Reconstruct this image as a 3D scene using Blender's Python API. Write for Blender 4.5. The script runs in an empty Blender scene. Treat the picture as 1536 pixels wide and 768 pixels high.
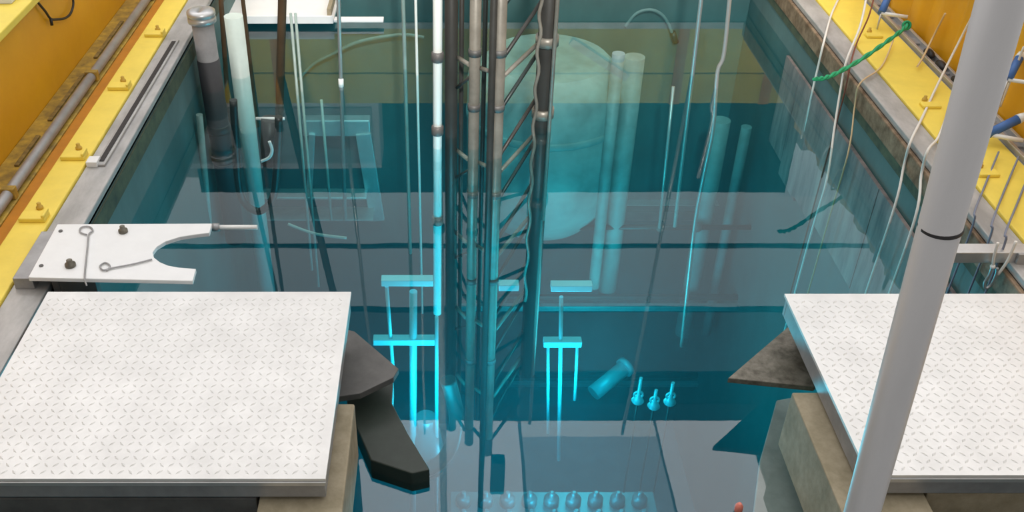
import bpy, math, random
from mathutils import Vector, Matrix

random.seed(7)
scene = bpy.context.scene
COL = scene.collection

# ------------------------------------------------------------------ camera
FPX, PITCH, PPX, PPY, CAMZ = 1454.0, math.radians(35.2), 675.0, 384.0, 2.75
cd = bpy.data.cameras.new('camera')
cam = bpy.data.objects.new('camera', cd)
COL.objects.link(cam)
cam.location = (0, 0, CAMZ)
cam.rotation_euler = (math.radians(90) - PITCH, 0, 0)
cd.sensor_width = 36
cd.lens = FPX / 1536 * 36
cd.shift_x = (768 - PPX) / 1536
cd.clip_start = 0.05
scene.camera = cam

# ------------------------------------------------------------------ world, exposure
w = bpy.data.worlds.new('hall_air')
scene.world = w
w.use_nodes = True
bg = w.node_tree.nodes['Background']
bg.inputs[0].default_value = (1.0, 0.98, 0.95, 1)
bg.inputs[1].default_value = 0.34
PANE_GLOW = 2.7  # glow strength of the added ceiling panes
GLOW = 1.0
vs = scene.view_settings
vs.view_transform = 'Standard'
vs.look = 'None'
vs.exposure = 0.33
vs.gamma = 1.0
vs.use_curve_mapping = False

# pool lights: core glow, partly raised to the crossbars, and an added tank fill
def lamp(name, loc, power, col, r):
    l = bpy.data.lights.new(name, 'POINT')
    l.energy = power; l.color = col; l.shadow_soft_size = r
    o = bpy.data.objects.new(name, l); COL.objects.link(o); o.location = loc
    return o
lamp('core_glow_light', (-0.05, 4.3, -1.5), 44 * GLOW, (0.03, 0.78, 1.0), 0.3)
lamp('core_glow_light', (0.75, 4.45, -1.5), 30 * GLOW, (0.03, 0.78, 1.0), 0.3)
lamp('core_glow_light', (0.7, 4.6, -3.0), 60 * GLOW, (0.03, 0.78, 1.0), 0.3)
lamp('tank_fill_light', (1.1, 5.6, -2.0), 34 * GLOW, (0.15, 0.9, 0.95), 0.4)  # unseen lamp added to light the tank aqua
# added fill spot behind the camera, brightens the far curb's reflection
sl = bpy.data.lights.new('far_curb_fill', 'SPOT')
sl.energy = 1900; sl.spot_size = math.radians(34); sl.spot_blend = 0.5; sl.shadow_soft_size = 0.2; sl.color = (1.0, 0.96, 0.9)
so = bpy.data.objects.new('far_curb_fill', sl); COL.objects.link(so)
so.location = (0.4, -1.0, 4.6)
so.rotation_euler = (Vector((0.5, 7.6, 0.5)) - Vector(so.location)).to_track_quat('-Z', 'Y').to_euler()

# ------------------------------------------------------------------ helpers
def ray(px, py):
    dx = px - PPX; dv = py - PPY
    return Vector((dx, FPX * math.cos(PITCH) - dv * math.sin(PITCH),
                   -(FPX * math.sin(PITCH) + dv * math.cos(PITCH))))
def PZ(px, py, z):
    r = ray(px, py); return Vector((0, 0, CAMZ)) + r * ((z - CAMZ) / r.z)
def PY(px, py, Y):
    r = ray(px, py); return Vector((0, 0, CAMZ)) + r * (Y / r.y)
def PX(px, py, X):
    r = ray(px, py); return Vector((0, 0, CAMZ)) + r * (X / r.x)

class MB:
    def __init__(s): s.v = []; s.f = []; s.sm = []
    def add(s, vs_, fs, smooth=False):
        b = len(s.v); s.v += [Vector(q) for q in vs_]
        for f in fs: s.f.append([b + i for i in f]); s.sm.append(smooth)
        return s
    def box(s, a, b):
        (x0, y0, z0), (x1, y1, z1) = [min(p, q) for p, q in zip(a, b)], [max(p, q) for p, q in zip(a, b)]
        return s.add([(x0,y0,z0),(x1,y0,z0),(x1,y1,z0),(x0,y1,z0),(x0,y0,z1),(x1,y0,z1),(x1,y1,z1),(x0,y1,z1)],
                     [(3,2,1,0),(4,5,6,7),(0,1,5,4),(1,2,6,5),(2,3,7,6),(3,0,4,7)])
    def obox(s, p, q, wd, ht, up=(0,0,1)):
        """bar from p to q, wd wide and ht high"""
        p, q = Vector(p), Vector(q); d = (q - p).normalized(); u = Vector(up)
        sd = d.cross(u)
        if sd.length < 1e-4: sd = d.cross(Vector((1,0,0)))
        sd.normalize(); u = sd.cross(d).normalized()
        vv = []
        for e in (p, q):
            for i, j in ((-1,-1),(1,-1),(1,1),(-1,1)):
                vv.append(e + sd * (wd/2*i) + u * (ht/2*j))
        return s.add(vv, [(3,2,1,0),(4,5,6,7),(0,1,5,4),(1,2,6,5),(2,3,7,6),(3,0,4,7)])
    def prism(s, poly, z0, z1):
        n = len(poly)
        vv = [(x, y, z0) for x, y in poly] + [(x, y, z1) for x, y in poly]
        ar = sum(poly[i][0]*poly[(i+1)%n][1] - poly[(i+1)%n][0]*poly[i][1] for i in range(n))
        top = list(range(n, 2*n)); bot = list(range(n))[::-1]
        sides = [(i, (i+1) % n, n + (i+1) % n, n + i) for i in range(n)]
        fs = [top, bot] + sides
        if ar < 0: fs = [list(f)[::-1] for f in fs]
        return s.add(vv, fs)
    def tube(s, path, r, n=12, caps=True):
        pts = [Vector(p) for p in path]; m = len(pts)
        rs = r if isinstance(r, (list, tuple)) else [r] * m
        t0 = (pts[1] - pts[0]).normalized()
        a = t0.cross(Vector((0,0,1)))
        if a.length < 1e-3: a = t0.cross(Vector((1,0,0)))
        a.normalize(); vv = []
        for i in range(m):
            t = (pts[min(i+1, m-1)] - pts[max(i-1, 0)])
            t = t.normalized() if t.length > 1e-9 else t0
            a = a - t * a.dot(t)
            if a.length < 1e-6: a = t.cross(Vector((1,0,0)))
            a.normalize(); b = t.cross(a)
            for k in range(n):
                an = 2*math.pi*k/n
                vv.append(pts[i] + (a*math.cos(an) + b*math.sin(an)) * rs[i])
        fs = []
        for i in range(m-1):
            for k in range(n):
                fs.append((i*n+k, i*n+(k+1)%n, (i+1)*n+(k+1)%n, (i+1)*n+k))
        s.add(vv, fs, True)
        if caps:
            b0 = len(s.v) - m*n
            s.f.append([b0+k for k in range(n)][::-1]); s.sm.append(False)
            s.f.append([b0+(m-1)*n+k for k in range(n)]); s.sm.append(False)
        return s
    def lathe(s, c, prof, n=24, axis=None):
        """prof: (r, h) pairs up the axis from c"""
        ax = Vector(axis or (0,0,1)).normalized()
        return s.tube([Vector(c) + ax*h for r, h in prof], [max(r, 1e-4) for r, h in prof], n)
    def ball(s, c, r, n=12, sq=(1,1,1)):
        c = Vector(c); vv = []; m = n//2
        for i in range(m+1):
            th = math.pi*i/m
            for k in range(n):
                ph = 2*math.pi*k/n
                vv.append(c + Vector((r*sq[0]*math.sin(th)*math.cos(ph), r*sq[1]*math.sin(th)*math.sin(ph), r*sq[2]*math.cos(th))))
        fs = [(i*n+k, (i+1)*n+k, (i+1)*n+(k+1)%n, i*n+(k+1)%n) for i in range(m) for k in range(n)]
        return s.add(vv, fs, True)
    def torus(s, c, R, r, ax1, ax2, n=20, k=8, a0=0, a1=2*math.pi):
        ax1, ax2, c = Vector(ax1).normalized(), Vector(ax2).normalized(), Vector(c)
        full = abs(a1-a0-2*math.pi) < 1e-6
        pts = [c + ax1*R*math.cos(a0+(a1-a0)*i/n) + ax2*R*math.sin(a0+(a1-a0)*i/n) for i in range(n+1)]
        return s.tube(pts, r, k, not full)
    def build(s, name, m, parent=None, bevel=0):
        me = bpy.data.meshes.new(name)
        off = Vector((0,0,0))
        pp = parent
        while pp is not None: off += Vector(pp.location); pp = pp.parent
        me.from_pydata([tuple(q - off) for q in s.v], [], s.f)
        me.polygons.foreach_set('use_smooth', s.sm)
        me.materials.append(m); me.update()
        o = bpy.data.objects.new(name, me); COL.objects.link(o)
        if parent is not None: o.parent = parent
        if bevel:
            b = o.modifiers.new('bevel', 'BEVEL'); b.width = bevel; b.segments = 2; b.limit_method = 'ANGLE'
        return o

def spline(pts, n=8):
    pts = [Vector(p) for p in pts]; out = []
    for i in range(len(pts)-1):
        p0 = pts[max(i-1,0)]; p1 = pts[i]; p2 = pts[i+1]; p3 = pts[min(i+2,len(pts)-1)]
        for k in range(n):
            t = k/n
            out.append(0.5*((2*p1)+(p2-p0)*t+(2*p0-5*p1+4*p2-p3)*t*t+(3*p1-p0-3*p2+p3)*t*t*t))
    out.append(pts[-1]); return out

def tag(o, label, cat, group=None, kind=None):
    o['label'] = label; o['category'] = cat
    if group: o['group'] = group
    o['kind'] = kind or 'thing'
    return o
def thing(name, label, cat, loc=(0,0,0), group=None):
    o = bpy.data.objects.new(name, None); COL.objects.link(o); o.location = loc
    o.empty_display_size = 0.05
    return tag(o, label, cat, group)
def struct(o): o['kind'] = 'structure'; return o
def copy_tree(o, parent=None):
    c = o.copy(); COL.objects.link(c)
    if parent is not None: c.parent = parent
    for ch in [q for q in bpy.data.objects if q.parent == o]: copy_tree(ch, c)
    return c

# ------------------------------------------------------------------ materials
def mat(name, col, rough=0.5, metal=0.0, var=0.0, scale=6.0, col2=None, bump=0.0, bscale=40.0, spec=0.5, stretch=(1,1,1)):
    m = bpy.data.materials.new(name); m.use_nodes = True
    nt = m.node_tree; p = nt.nodes['Principled BSDF']
    p.inputs['Base Color'].default_value = (*col, 1); p.inputs['Roughness'].default_value = rough
    p.inputs['Metallic'].default_value = metal; p.inputs['Specular IOR Level'].default_value = spec
    if var or col2 or bump:
        tc = nt.nodes.new('ShaderNodeTexCoord'); mp = nt.nodes.new('ShaderNodeMapping')
        mp.inputs['Scale'].default_value = stretch
        nt.links.new(tc.outputs['Object'], mp.inputs[0])
    if var or col2:
        nz = nt.nodes.new('ShaderNodeTexNoise'); nz.inputs['Scale'].default_value = scale
        nz.inputs['Detail'].default_value = 6; nz.inputs['Roughness'].default_value = 0.65
        nt.links.new(mp.outputs[0], nz.inputs['Vector'])
        cr = nt.nodes.new('ShaderNodeValToRGB')
        cr.color_ramp.elements[0].position = 0.35; cr.color_ramp.elements[1].position = 0.68
        c2 = col2 or tuple(c*(1-var) for c in col)
        cr.color_ramp.elements[0].color = (*c2, 1); cr.color_ramp.elements[1].color = (*col, 1)
        nt.links.new(nz.outputs['Fac'], cr.inputs[0]); nt.links.new(cr.outputs[0], p.inputs['Base Color'])
    if bump:
        nb = nt.nodes.new('ShaderNodeTexNoise'); nb.inputs['Scale'].default_value = bscale; nb.inputs['Detail'].default_value = 3
        nt.links.new(mp.outputs[0], nb.inputs['Vector'])
        bp = nt.nodes.new('ShaderNodeBump'); bp.inputs['Strength'].default_value = bump; bp.inputs['Distance'].default_value = 0.01
        nt.links.new(nb.outputs['Fac'], bp.inputs['Height']); nt.links.new(bp.outputs[0], p.inputs['Normal'])
    return m
def emit(name, col, s):
    m = bpy.data.materials.new(name); m.use_nodes = True; nt = m.node_tree
    nt.nodes.remove(nt.nodes['Principled BSDF']); e = nt.nodes.new('ShaderNodeEmission')
    e.inputs[0].default_value = (*col, 1); e.inputs[1].default_value = s
    nt.links.new(e.outputs[0], nt.nodes['Material Output'].inputs['Surface']); return m

M = {}
M['yellow_plate'] = mat('yellow_plate', (0.98, 0.76, 0.12), 0.45, var=0.12, scale=5, bump=0.06)
M['yellow_wall'] = mat('yellow_wall', (0.80, 0.40, 0.012), 0.4, col2=(0.72, 0.34, 0.01), scale=2.5, bump=0.05, bscale=12)
M['bolt_yellow'] = mat('painted_bolt', (0.62, 0.40, 0.06), 0.5)
M['strip'] = mat('worn_strip', (0.10, 0.07, 0.025), 0.6, col2=(0.3, 0.2, 0.05), scale=20)
M['yellow_far'] = mat('mustard_wall', (0.72, 0.55, 0.035), 0.5, var=0.15, scale=3)
M['orange'] = mat('orange_paint', (0.62, 0.24, 0.012), 0.45, var=0.2, scale=7)
M['brown_yellow'] = mat('worn_ochre_paint', (0.55, 0.36, 0.05), 0.6, col2=(0.24, 0.16, 0.04), scale=14)
M['rim'] = mat('rim_aluminium', (0.55, 0.54, 0.53), 0.5, 0.35, var=0.35, scale=9, stretch=(1,0.35,1))
M['rim_stained'] = mat('stained_steel', (0.36, 0.25, 0.16), 0.6, 0.1, col2=(0.13, 0.075, 0.04), scale=11)
M['liner'] = mat('pool_liner', (0.10, 0.19, 0.19), 0.6, 0.0, var=0.35, scale=1.6, stretch=(1,1,0.6))
M['liner_floor'] = mat('pool_floor_liner', (0.36, 0.42, 0.44), 0.6, var=0.3, scale=2.2)
M['scum'] = mat('waterline_stain', (0.10, 0.12, 0.07), 0.7, col2=(0.035, 0.055, 0.04), scale=9)
M['plate_white'] = mat('white_painted_plate', (0.86, 0.86, 0.86), 0.35, var=0.04, scale=12)
M['tread'] = mat('tread_aluminium', (0.80, 0.79, 0.775), 0.38, 0.25, col2=(0.70, 0.69, 0.675), scale=7)
M['alu'] = mat('aluminium', (0.60, 0.60, 0.60), 0.35, 0.6, var=0.15, scale=10)
M['alu_dull'] = mat('dull_aluminium', (0.42, 0.42, 0.43), 0.5, 0.5, var=0.25, scale=8)
M['alu_dark'] = mat('dark_frame_metal', (0.15, 0.145, 0.14), 0.55, 0.3, var=0.3, scale=9)
M['beam_tan'] = mat('stained_concrete', (0.40, 0.34, 0.24), 0.8, col2=(0.27, 0.23, 0.15), scale=13, bump=0.2)
M['dirty'] = mat('dirty_bracket_metal', (0.24, 0.22, 0.18), 0.5, 0.3, col2=(0.09, 0.08, 0.06), scale=22)
M['pole'] = mat('brushed_pole', (0.60, 0.59, 0.60), 0.42, 0.25, var=0.08, scale=8, stretch=(1,1,0.2))
M['black'] = mat('black_rubber', (0.015, 0.013, 0.014), 0.5)
M['dark_tube'] = mat('dark_tube', (0.035, 0.05, 0.05), 0.4, 0.3, var=0.3)
M['mast'] = mat('mast_aluminium', (0.06, 0.06, 0.056), 0.45, 0.3, var=0.4, scale=5, stretch=(1,1,0.5))
M['mast_pale'] = mat('mast_pale_tube', (0.30, 0.28, 0.24), 0.4, 0.25, var=0.4, scale=5)
M['white_tube'] = mat('white_tube', (0.88, 0.90, 0.86), 0.35)
M['pale_tube'] = mat('pale_aqua_tube', (0.36, 0.46, 0.42), 0.45, 0.1, var=0.25)
M['steel_rod'] = mat('steel_rod', (0.5, 0.48, 0.46), 0.35, 0.5)
M['rust_rod'] = mat('brown_rod', (0.16, 0.085, 0.04), 0.6, var=0.3)
M['rope'] = mat('white_rope', (0.80, 0.76, 0.70), 0.9)
M['rope_tan'] = mat('tan_rope', (0.70, 0.52, 0.30), 0.9)
M['rope_red'] = mat('dark_red_cord', (0.24, 0.08, 0.05), 0.9)
M['wire_blue'] = mat('grey_blue_wire', (0.22, 0.24, 0.32), 0.6)
M['green_rope'] = mat('green_rope', (0.02, 0.38, 0.16), 0.75, var=0.2, scale=60)
M['blue'] = mat('blue_plastic', (0.05, 0.15, 0.42), 0.4)
M['white'] = mat('white_plastic', (0.85, 0.85, 0.83), 0.4)
M['grey_hall'] = mat('hall_grey', (0.55, 0.57, 0.58), 0.8, var=0.3, scale=2)
M['hall_dark'] = mat('hall_dark_wall', (0.05, 0.10, 0.11), 0.9, var=0.3, scale=0.6)
M['hall_light'] = mat('hall_pale_paint', (0.75, 0.76, 0.78), 0.6)
M['girder'] = mat('girder_paint', (0.06, 0.065, 0.07), 0.7)
M['tank'] = mat('pale_tank', (0.24, 0.38, 0.37), 0.55, var=0.4, scale=3)
M['dark_slab'] = mat('dark_slab_tone', (0.035, 0.05, 0.04), 0.5, var=0.4)
M['pipe_grey'] = mat('grey_pipe', (0.34, 0.33, 0.33), 0.5, var=0.25, scale=9)
M['dark_sleeve'] = mat('dark_sleeve', (0.05, 0.05, 0.055), 0.5, var=0.3)
M['pale_bright'] = mat('pale_bright_tube', (0.66, 0.76, 0.70), 0.4, var=0.12)
M['grey_slab'] = mat('grey_slab', (0.33, 0.33, 0.31), 0.7, var=0.3, scale=7)
M['column'] = mat('pale_streak', (0.22, 0.34, 0.33), 0.55, var=0.4, scale=4)
M['cyan_frame'] = mat('glow_tinted_frame', (0.40, 0.80, 0.84), 0.35, 0.2)  # cyan of the core glow put into the base colour
M['fuel'] = mat('fuel_can_metal', (0.24, 0.28, 0.30), 0.35, 0.4)
M['red'] = mat('pink_red_tip', (0.75, 0.22, 0.16), 0.5)
M['glow_pane'] = emit('ceiling_glow', (1.0, 0.985, 0.96), PANE_GLOW)
M['glow_pane_dim'] = emit('ceiling_glow_dim', (0.94, 0.98, 1.0), PANE_GLOW * 0.40)

# water: Fresnel mirror over clear, absorbing and faintly scattering water
def water_mat():
    m = bpy.data.materials.new('pool_water'); m.use_nodes = True; nt = m.node_tree
    nt.nodes.remove(nt.nodes['Principled BSDF']); out = nt.nodes['Material Output']
    tr = nt.nodes.new('ShaderNodeBsdfTransparent'); tr.inputs[0].default_value = (0.93, 0.985, 0.98, 1)
    gl = nt.nodes.new('ShaderNodeBsdfGlossy'); gl.inputs['Roughness'].default_value = 0.012
    lw = nt.nodes.new('ShaderNodeLayerWeight'); lw.inputs[0].default_value = 0.5
    po = nt.nodes.new('ShaderNodeMath'); po.operation = 'POWER'; po.inputs[1].default_value = 4.2
    ma = nt.nodes.new('ShaderNodeMath'); ma.operation = 'MULTIPLY_ADD'; ma.inputs[1].default_value = 0.95; ma.inputs[2].default_value = 0.05
    ge = nt.nodes.new('ShaderNodeNewGeometry'); sx = nt.nodes.new('ShaderNodeSeparateXYZ'); up = nt.nodes.new('ShaderNodeMath'); up.operation = 'ABSOLUTE'
    mu = nt.nodes.new('ShaderNodeMath'); mu.operation = 'MULTIPLY'
    mx = nt.nodes.new('ShaderNodeMixShader')
    L = nt.links.new
    L(lw.outputs['Facing'], po.inputs[0]); L(po.outputs[0], ma.inputs[0]); L(ge.outputs['True Normal'], sx.inputs[0]); L(sx.outputs['Z'], up.inputs[0]); L(ma.outputs[0], mu.inputs[0]); L(up.outputs[0], mu.inputs[1]); L(mu.outputs[0], mx.inputs[0])
    L(tr.outputs[0], mx.inputs[1]); L(gl.outputs[0], mx.inputs[2]); L(mx.outputs[0], out.inputs['Surface'])
    tc = nt.nodes.new('ShaderNodeTexCoord')
    nz = nt.nodes.new('ShaderNodeTexNoise'); nz.inputs['Scale'].default_value = 2.2; nz.inputs['Detail'].default_value = 2
    bp = nt.nodes.new('ShaderNodeBump'); bp.inputs['Strength'].default_value = 0.03; bp.inputs['Distance'].default_value = 0.01
    L(tc.outputs['Object'], nz.inputs['Vector']); L(nz.outputs['Fac'], bp.inputs['Height']); L(bp.outputs[0], gl.inputs['Normal'])
    va = nt.nodes.new('ShaderNodeVolumeAbsorption'); va.inputs['Color'].default_value = (0.05, 0.80, 0.86, 1); va.inputs['Density'].default_value = 0.6
    vsn = nt.nodes.new('ShaderNodeVolumeScatter'); vsn.inputs['Color'].default_value = (0.25, 0.85, 1.0, 1); vsn.inputs['Density'].default_value = 0.04
    ad = nt.nodes.new('ShaderNodeAddShader')
    L(va.outputs[0], ad.inputs[0]); L(vsn.outputs[0], ad.inputs[1]); L(ad.outputs[0], out.inputs['Volume'])
    return m
M['water'] = water_mat()

# ------------------------------------------------------------------ the setting
XL, XR, YF, YN, RIM, FLOOR = -1.65, 2.38, 7.45, 0.9, 0.35, -4.7
struct(MB().box((XL-0.12, YN, FLOOR), (XL, YF, RIM-0.03)).build('wall_left', M['liner']))
struct(MB().box((XR, YN, FLOOR), (XR+0.12, YF, RIM-0.03)).build('wall_right', M['liner']))
struct(MB().box((XL-0.12, YF, FLOOR), (XR+0.12, YF+0.12, 0.26)).build('wall_far', M['liner']))
struct(MB().box((XL-0.12, YN-0.12, FLOOR), (XR+0.12, YN, RIM-0.03)).build('wall_near', M['liner']))
struct(MB().box((XL-0.12, YN-0.12, FLOOR-0.1), (XR+0.12, YF+0.12, FLOOR)).build('floor', M['liner_floor']))
# hall around the pool
fl = MB()
fl.box((-10, -4, -0.2), (XL-0.6, 13, -0.1)); fl.box((XR+1.2, -4, -0.2), (12, 13, -0.1))
fl.box((XL-0.6, YF+0.6, -0.2), (XR+1.2, 13, -0.1)); fl.box((XL-0.6, -4, -0.2), (XR+1.2, YN-0.14, -0.1))
struct(fl.build('floor_hall', M['grey_hall']))
struct(MB().box((-3.9, 13.0, -0.2), (5.25, 13.2, 5.2)).build('wall_hall', M['hall_dark']))
wb = MB(); rr_ = random.Random(3)
for x0, x1 in ((-8.5, -3.92), (5.27, 11.0)):
    x = x0
    while x < x1 - 0.3:
        wd = min(rr_.choice((0.25, 0.45, 0.7)), x1 - x); zt2 = rr_.uniform(3.2, 5.6)
        wb.box((x, 13.0 - rr_.uniform(0, 0.3), -0.2), (x + wd, 13.2, zt2)); x += wd + rr_.uniform(0.1, 0.45)
struct(wb.build('wall_hall', M['grey_hall']))
struct(MB().box((5.26, 13.21, 0.6), (11.0, 13.25, 5.4)).build('glow_panel_11', emit('hall_wall_glow', (0.86, 0.95, 1.0), 1.0)))  # glowing panel added to brighten the right side of the reflection
wt = MB().box((XL+0.0015, YN+0.0015, FLOOR+0.0015), (XR-0.0015, YF-0.0015, 0.0)).build('pool_water', M['water'])
tag(wt, 'clear teal water filling the pool, mirroring the hall above', 'water', kind='stuff')

# light grey stained panel on the right wall just under the water
m = mat('stained_grey_liner', (0.52, 0.34, 0.31), 0.7, col2=(0.16, 0.12, 0.12), scale=3.2, stretch=(1, 1.6, 0.35)); M['stain_liner'] = m
pl = MB(); rq = random.Random(11); y = 3.0
while y < 6.3:
    wd = rq.uniform(0.35, 0.8); y2 = min(y + wd, 6.35)
    pl.box((XR-0.03 + rq.uniform(0, 0.006), y, -0.66 - rq.uniform(0, 0.12)), (XR-0.006, y2, -0.012)); y = y2 + 0.003
struct(pl.build('trim_5', m))
# ceiling: glowing panes added between dark girders, strengths shaped to the water's reflections
def pane(n, y0, y1, m, x0=-9, x1=11): struct(MB().box((x0, y0, 7.0), (x1, y1, 7.05)).build('glow_panel_%d' % n, m))
M['glow_pane_over'] = emit('ceiling_glow_overhead', (1.0, 0.98, 0.95), PANE_GLOW * 0.44)
M['glow_pane_faint'] = emit('ceiling_glow_faint', (0.80, 0.93, 1.0), PANE_GLOW * 0.12)  # weak glow to darken this band of the reflection
M['glow_pane_mid'] = emit('ceiling_glow_mid', (0.85, 0.93, 1.0), PANE_GLOW * 0.62)  # dimmer glow for a darker patch mirrored in the water
pane(1, 10.45, 12.25, M['glow_pane_faint']); pane(2, 12.35, 14.05, M['glow_pane_dim']); pane(3, 14.15, 16.5, M['glow_pane_dim'])
M['glow_pane_near'] = emit('ceiling_glow_near', (1.0, 0.955, 0.95), PANE_GLOW * 1.15)
pane(4, 7.6, 9.95, M['glow_pane_near'], -9, 0.95); pane(7, 8.15, 9.5, M['glow_pane_mid'], 1.0, 2.85); pane(8, 7.6, 9.95, M['glow_pane_near'], 2.9, 11)
pane(9, 7.6, 8.1, M['glow_pane'], 1.0, 2.85); pane(10, 9.55, 9.95, M['glow_pane'], 1.0, 2.85); pane(5, 3.6, 7.4, M['glow_pane_over']); pane(6, 0.0, 3.4, M['glow_pane_over'])
k = 1
for y0, y1, d in ((9.95,10.45,0.35),(12.25,12.35,0.04),(14.05,14.15,0.04),(7.4,7.6,0.2),(3.4,3.6,0.2)):
    struct(MB().box((-9, y0, 7.0-d), (11, y1, 7.1)).build('ceiling', M['girder']))

# metal rims round the pool
rl = MB().box((XL-0.15, YN, RIM-0.05), (XL, YF, RIM))
struct(rl.build('trim_1', M['rim'], bevel=0.006))
rr = MB().box((XR, YN, RIM-0.04), (XR+0.13, YF, RIM))
struct(rr.build('trim_2', M['rim'], bevel=0.006))
struct(MB().box((XR-0.02, YN, RIM-0.15), (XR+0.02, YF, RIM-0.035)).build('trim_3', M['rim_stained'], bevel=0.008))
struct(MB().box((XL-0.2, YF-0.01, 0.20), (XR+0.3, YF+0.13, 0.26)).build('trim_4', M['rim'], bevel=0.006))
# algae stain boards of the wall above the water
struct(MB().box((XL+0.002, YN, RIM-0.15), (XL+0.010, YF, RIM-0.052)).build('baseboard_left', M['scum']))
struct(MB().box((XR-0.010, YN, RIM-0.21), (XR-0.002, YF, RIM-0.155)).build('baseboard_right', M['scum']))

# ------------------------------------------------------------------ left curb
t = thing('steel_curb', 'yellow steel curb along the grey rim on the side of the notched white plate', 'curb', (-2.0, 4.2, 0.0))
MB().box((-1.955, YN, -0.1), (-1.803, YF, RIM+0.012)).build('curb_cover', M['yellow_plate'], t, 0.006)
MB().box((-2.035, YN, -0.1), (-1.957, YF, RIM-0.02)).build('orange_channel', M['orange'], t, 0.004)['label'] = 'dark orange channel'
MB().box((-2.24, YN, -0.1), (-2.037, YF, RIM-0.015)).build('ledge', M['brown_yellow'], t, 0.004)['label'] = 'worn ochre ledge'
MB().box((-2.62, YN, -0.1), (-2.242, YF, 0.86)).build('curb_wall', M['yellow_wall'], t, 0.02)['label'] = 'tall golden yellow wall'
MB().box((-2.66, YN, 0.86), (-2.21, YF, 0.90)).build('wall_cap', M['yellow_plate'], t, 0.006)['label'] = 'bright yellow cap'
def clip(px, py):
    c = PZ(px, py, RIM+0.012)
    b = MB().box((c.x-0.06, c.y-0.035, RIM+0.012), (c.x+0.06, c.y+0.035, RIM+0.034))
    b.box((c.x+0.045, c.y-0.035, RIM+0.034), (c.x+0.06, c.y+0.035, RIM+0.05))
    o = b.build('clip', M['yellow_plate'], t, 0.005)
    MB().lathe((c.x-0.005, c.y+0.085, RIM+0.012), [(0.016,0),(0.016,0.012),(0.010,0.014),(0.010,0.03),(0.006,0.033)], 10).build('bolt', M['bolt_yellow'], o)
for q in ((233,53),(180,132),(112,236),(52,328)): clip(*q)
# grey rail pipe lying on the ledge
rp = thing('rail_pipe', 'long grey steel pipe lying on the ochre ledge below the yellow wall', 'pipe', (-2.08, 4.2, RIM-0.015))
MB().tube([(-2.077, YN+0.02, RIM+0.012), (-2.077, YF-0.05, RIM+0.012)], 0.027, 16).build('pipe', M['alu_dull'], rp)
for yy in (2.6, 3.9, 5.2, 6.5):
    MB().box((-2.112, yy-0.02, RIM-0.015), (-2.042, yy+0.02, RIM+0.043)).build('saddle', M['brown_yellow'], rp, 0.004)
# dark slotted strips in the ledge
for a, b in (((168,33),(133,88)),((120,112),(70,182)),((52,205),(18,250))):
    p, q = PZ(*a, RIM-0.014), PZ(*b, RIM-0.014)
    o = MB().box((-2.165, q.y, RIM-0.0148), (-2.142, p.y, RIM-0.004)).build('ledge_strip', M['strip'], None, 0.002)
    tag(o, {168:'dark strip on the ochre ledge, farthest from the diamond plates', 120:'dark strip on the ochre ledge, middle one of three', 52:'dark strip on the ochre ledge, nearest to the diamond plates'}[a[0]], 'strip', 'strips on the ledge')
# black cable hanging on the yellow wall
pts = [PX(x, y, -2.22) for x, y in ((48,-8),(58,5),(68,17),(76,28),(86,29),(98,27),(106,20),(110,6),(108,-8))]
o = MB().tube(spline(pts, 6), 0.007, 8).build('cable', M['black'])
MB().tube([pts[3], PX(78, 38, -2.22)], 0.009, 8).build('cable_tail', M['black'], o)
tag(o, 'thin black cable drooping in a loop over the tall yellow curb wall', 'cable')
c = PZ(8, 3, 0.901)
t = thing('junction_box', 'small pale grey box on the bright yellow cap of the tall curb wall', 'box', (c.x, c.y, 0.90))
MB().box((c.x-0.07, c.y-0.03, 0.90), (c.x+0.045, c.y+0.14, 0.945)).build('body', M['hall_light'], t, 0.006)
MB().box((c.x-0.05, c.y-0.01, 0.9455), (c.x+0.025, c.y+0.10, 0.953)).build('lid', M['alu_dark'], t, 0.003)
# slotted strip on the left rim
p, q = PZ(263, 62, RIM), PZ(150, 250, RIM)
s = thing('rim_strip', 'narrow aluminium strip with a dark slot, fixed on the grey pool rim', 'strip', ((p.x+q.x)/2, (p.y+q.y)/2, RIM))
MB().obox((p.x, p.y, RIM+0.006), (q.x, q.y, RIM+0.006), 0.05, 0.012).build('strip', M['rim'], s, 0.003)
MB().obox((p.x, p.y-0.03, RIM+0.0135), (q.x, q.y+0.03, RIM+0.0135), 0.024, 0.004).build('slot', M['black'], s)
c = PZ(142, 246, RIM)
MB().box((c.x-0.03, c.y-0.035, RIM), (c.x+0.025, c.y+0.03, RIM+0.03)).build('end_block', M['plate_white'], s, 0.004)

# ------------------------------------------------------------------ right curb
t = thing('steel_curb', 'yellow steel curb along the brown stained rim where the ropes hang', 'curb', (2.8, 4.2, 0.0))
MB().box((2.512, YN, -0.1), (2.83, YF, RIM+0.012)).build('curb_cover', M['yellow_plate'], t, 0.006)
wv = MB(); n = 150; vv = []
for i in range(n+1):
    y = YN + (YF-YN)*i/n; x = 2.955 + 0.018*math.sin(y*21) + 0.008*math.sin(y*47)
    vv += [(x, y, RIM-0.1), (x+0.02, y, 1.15)]
wv.add(vv, [(2*i, 2*i+1, 2*i+3, 2*i+2) for i in range(n)], True)
for i in range(0): pass
wv.box((3.02, YN, -0.1), (3.4, YF, 1.15))
wv.build('curb_wall', M['yellow_wall'], t)['label'] = 'tall golden wall with wavy sheet'
MB().box((2.832, YN, -0.1), (2.95, YF, RIM+0.0)).build('gutter', M['alu_dull'], t, 0.004)['label'] = 'grey gutter'
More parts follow.
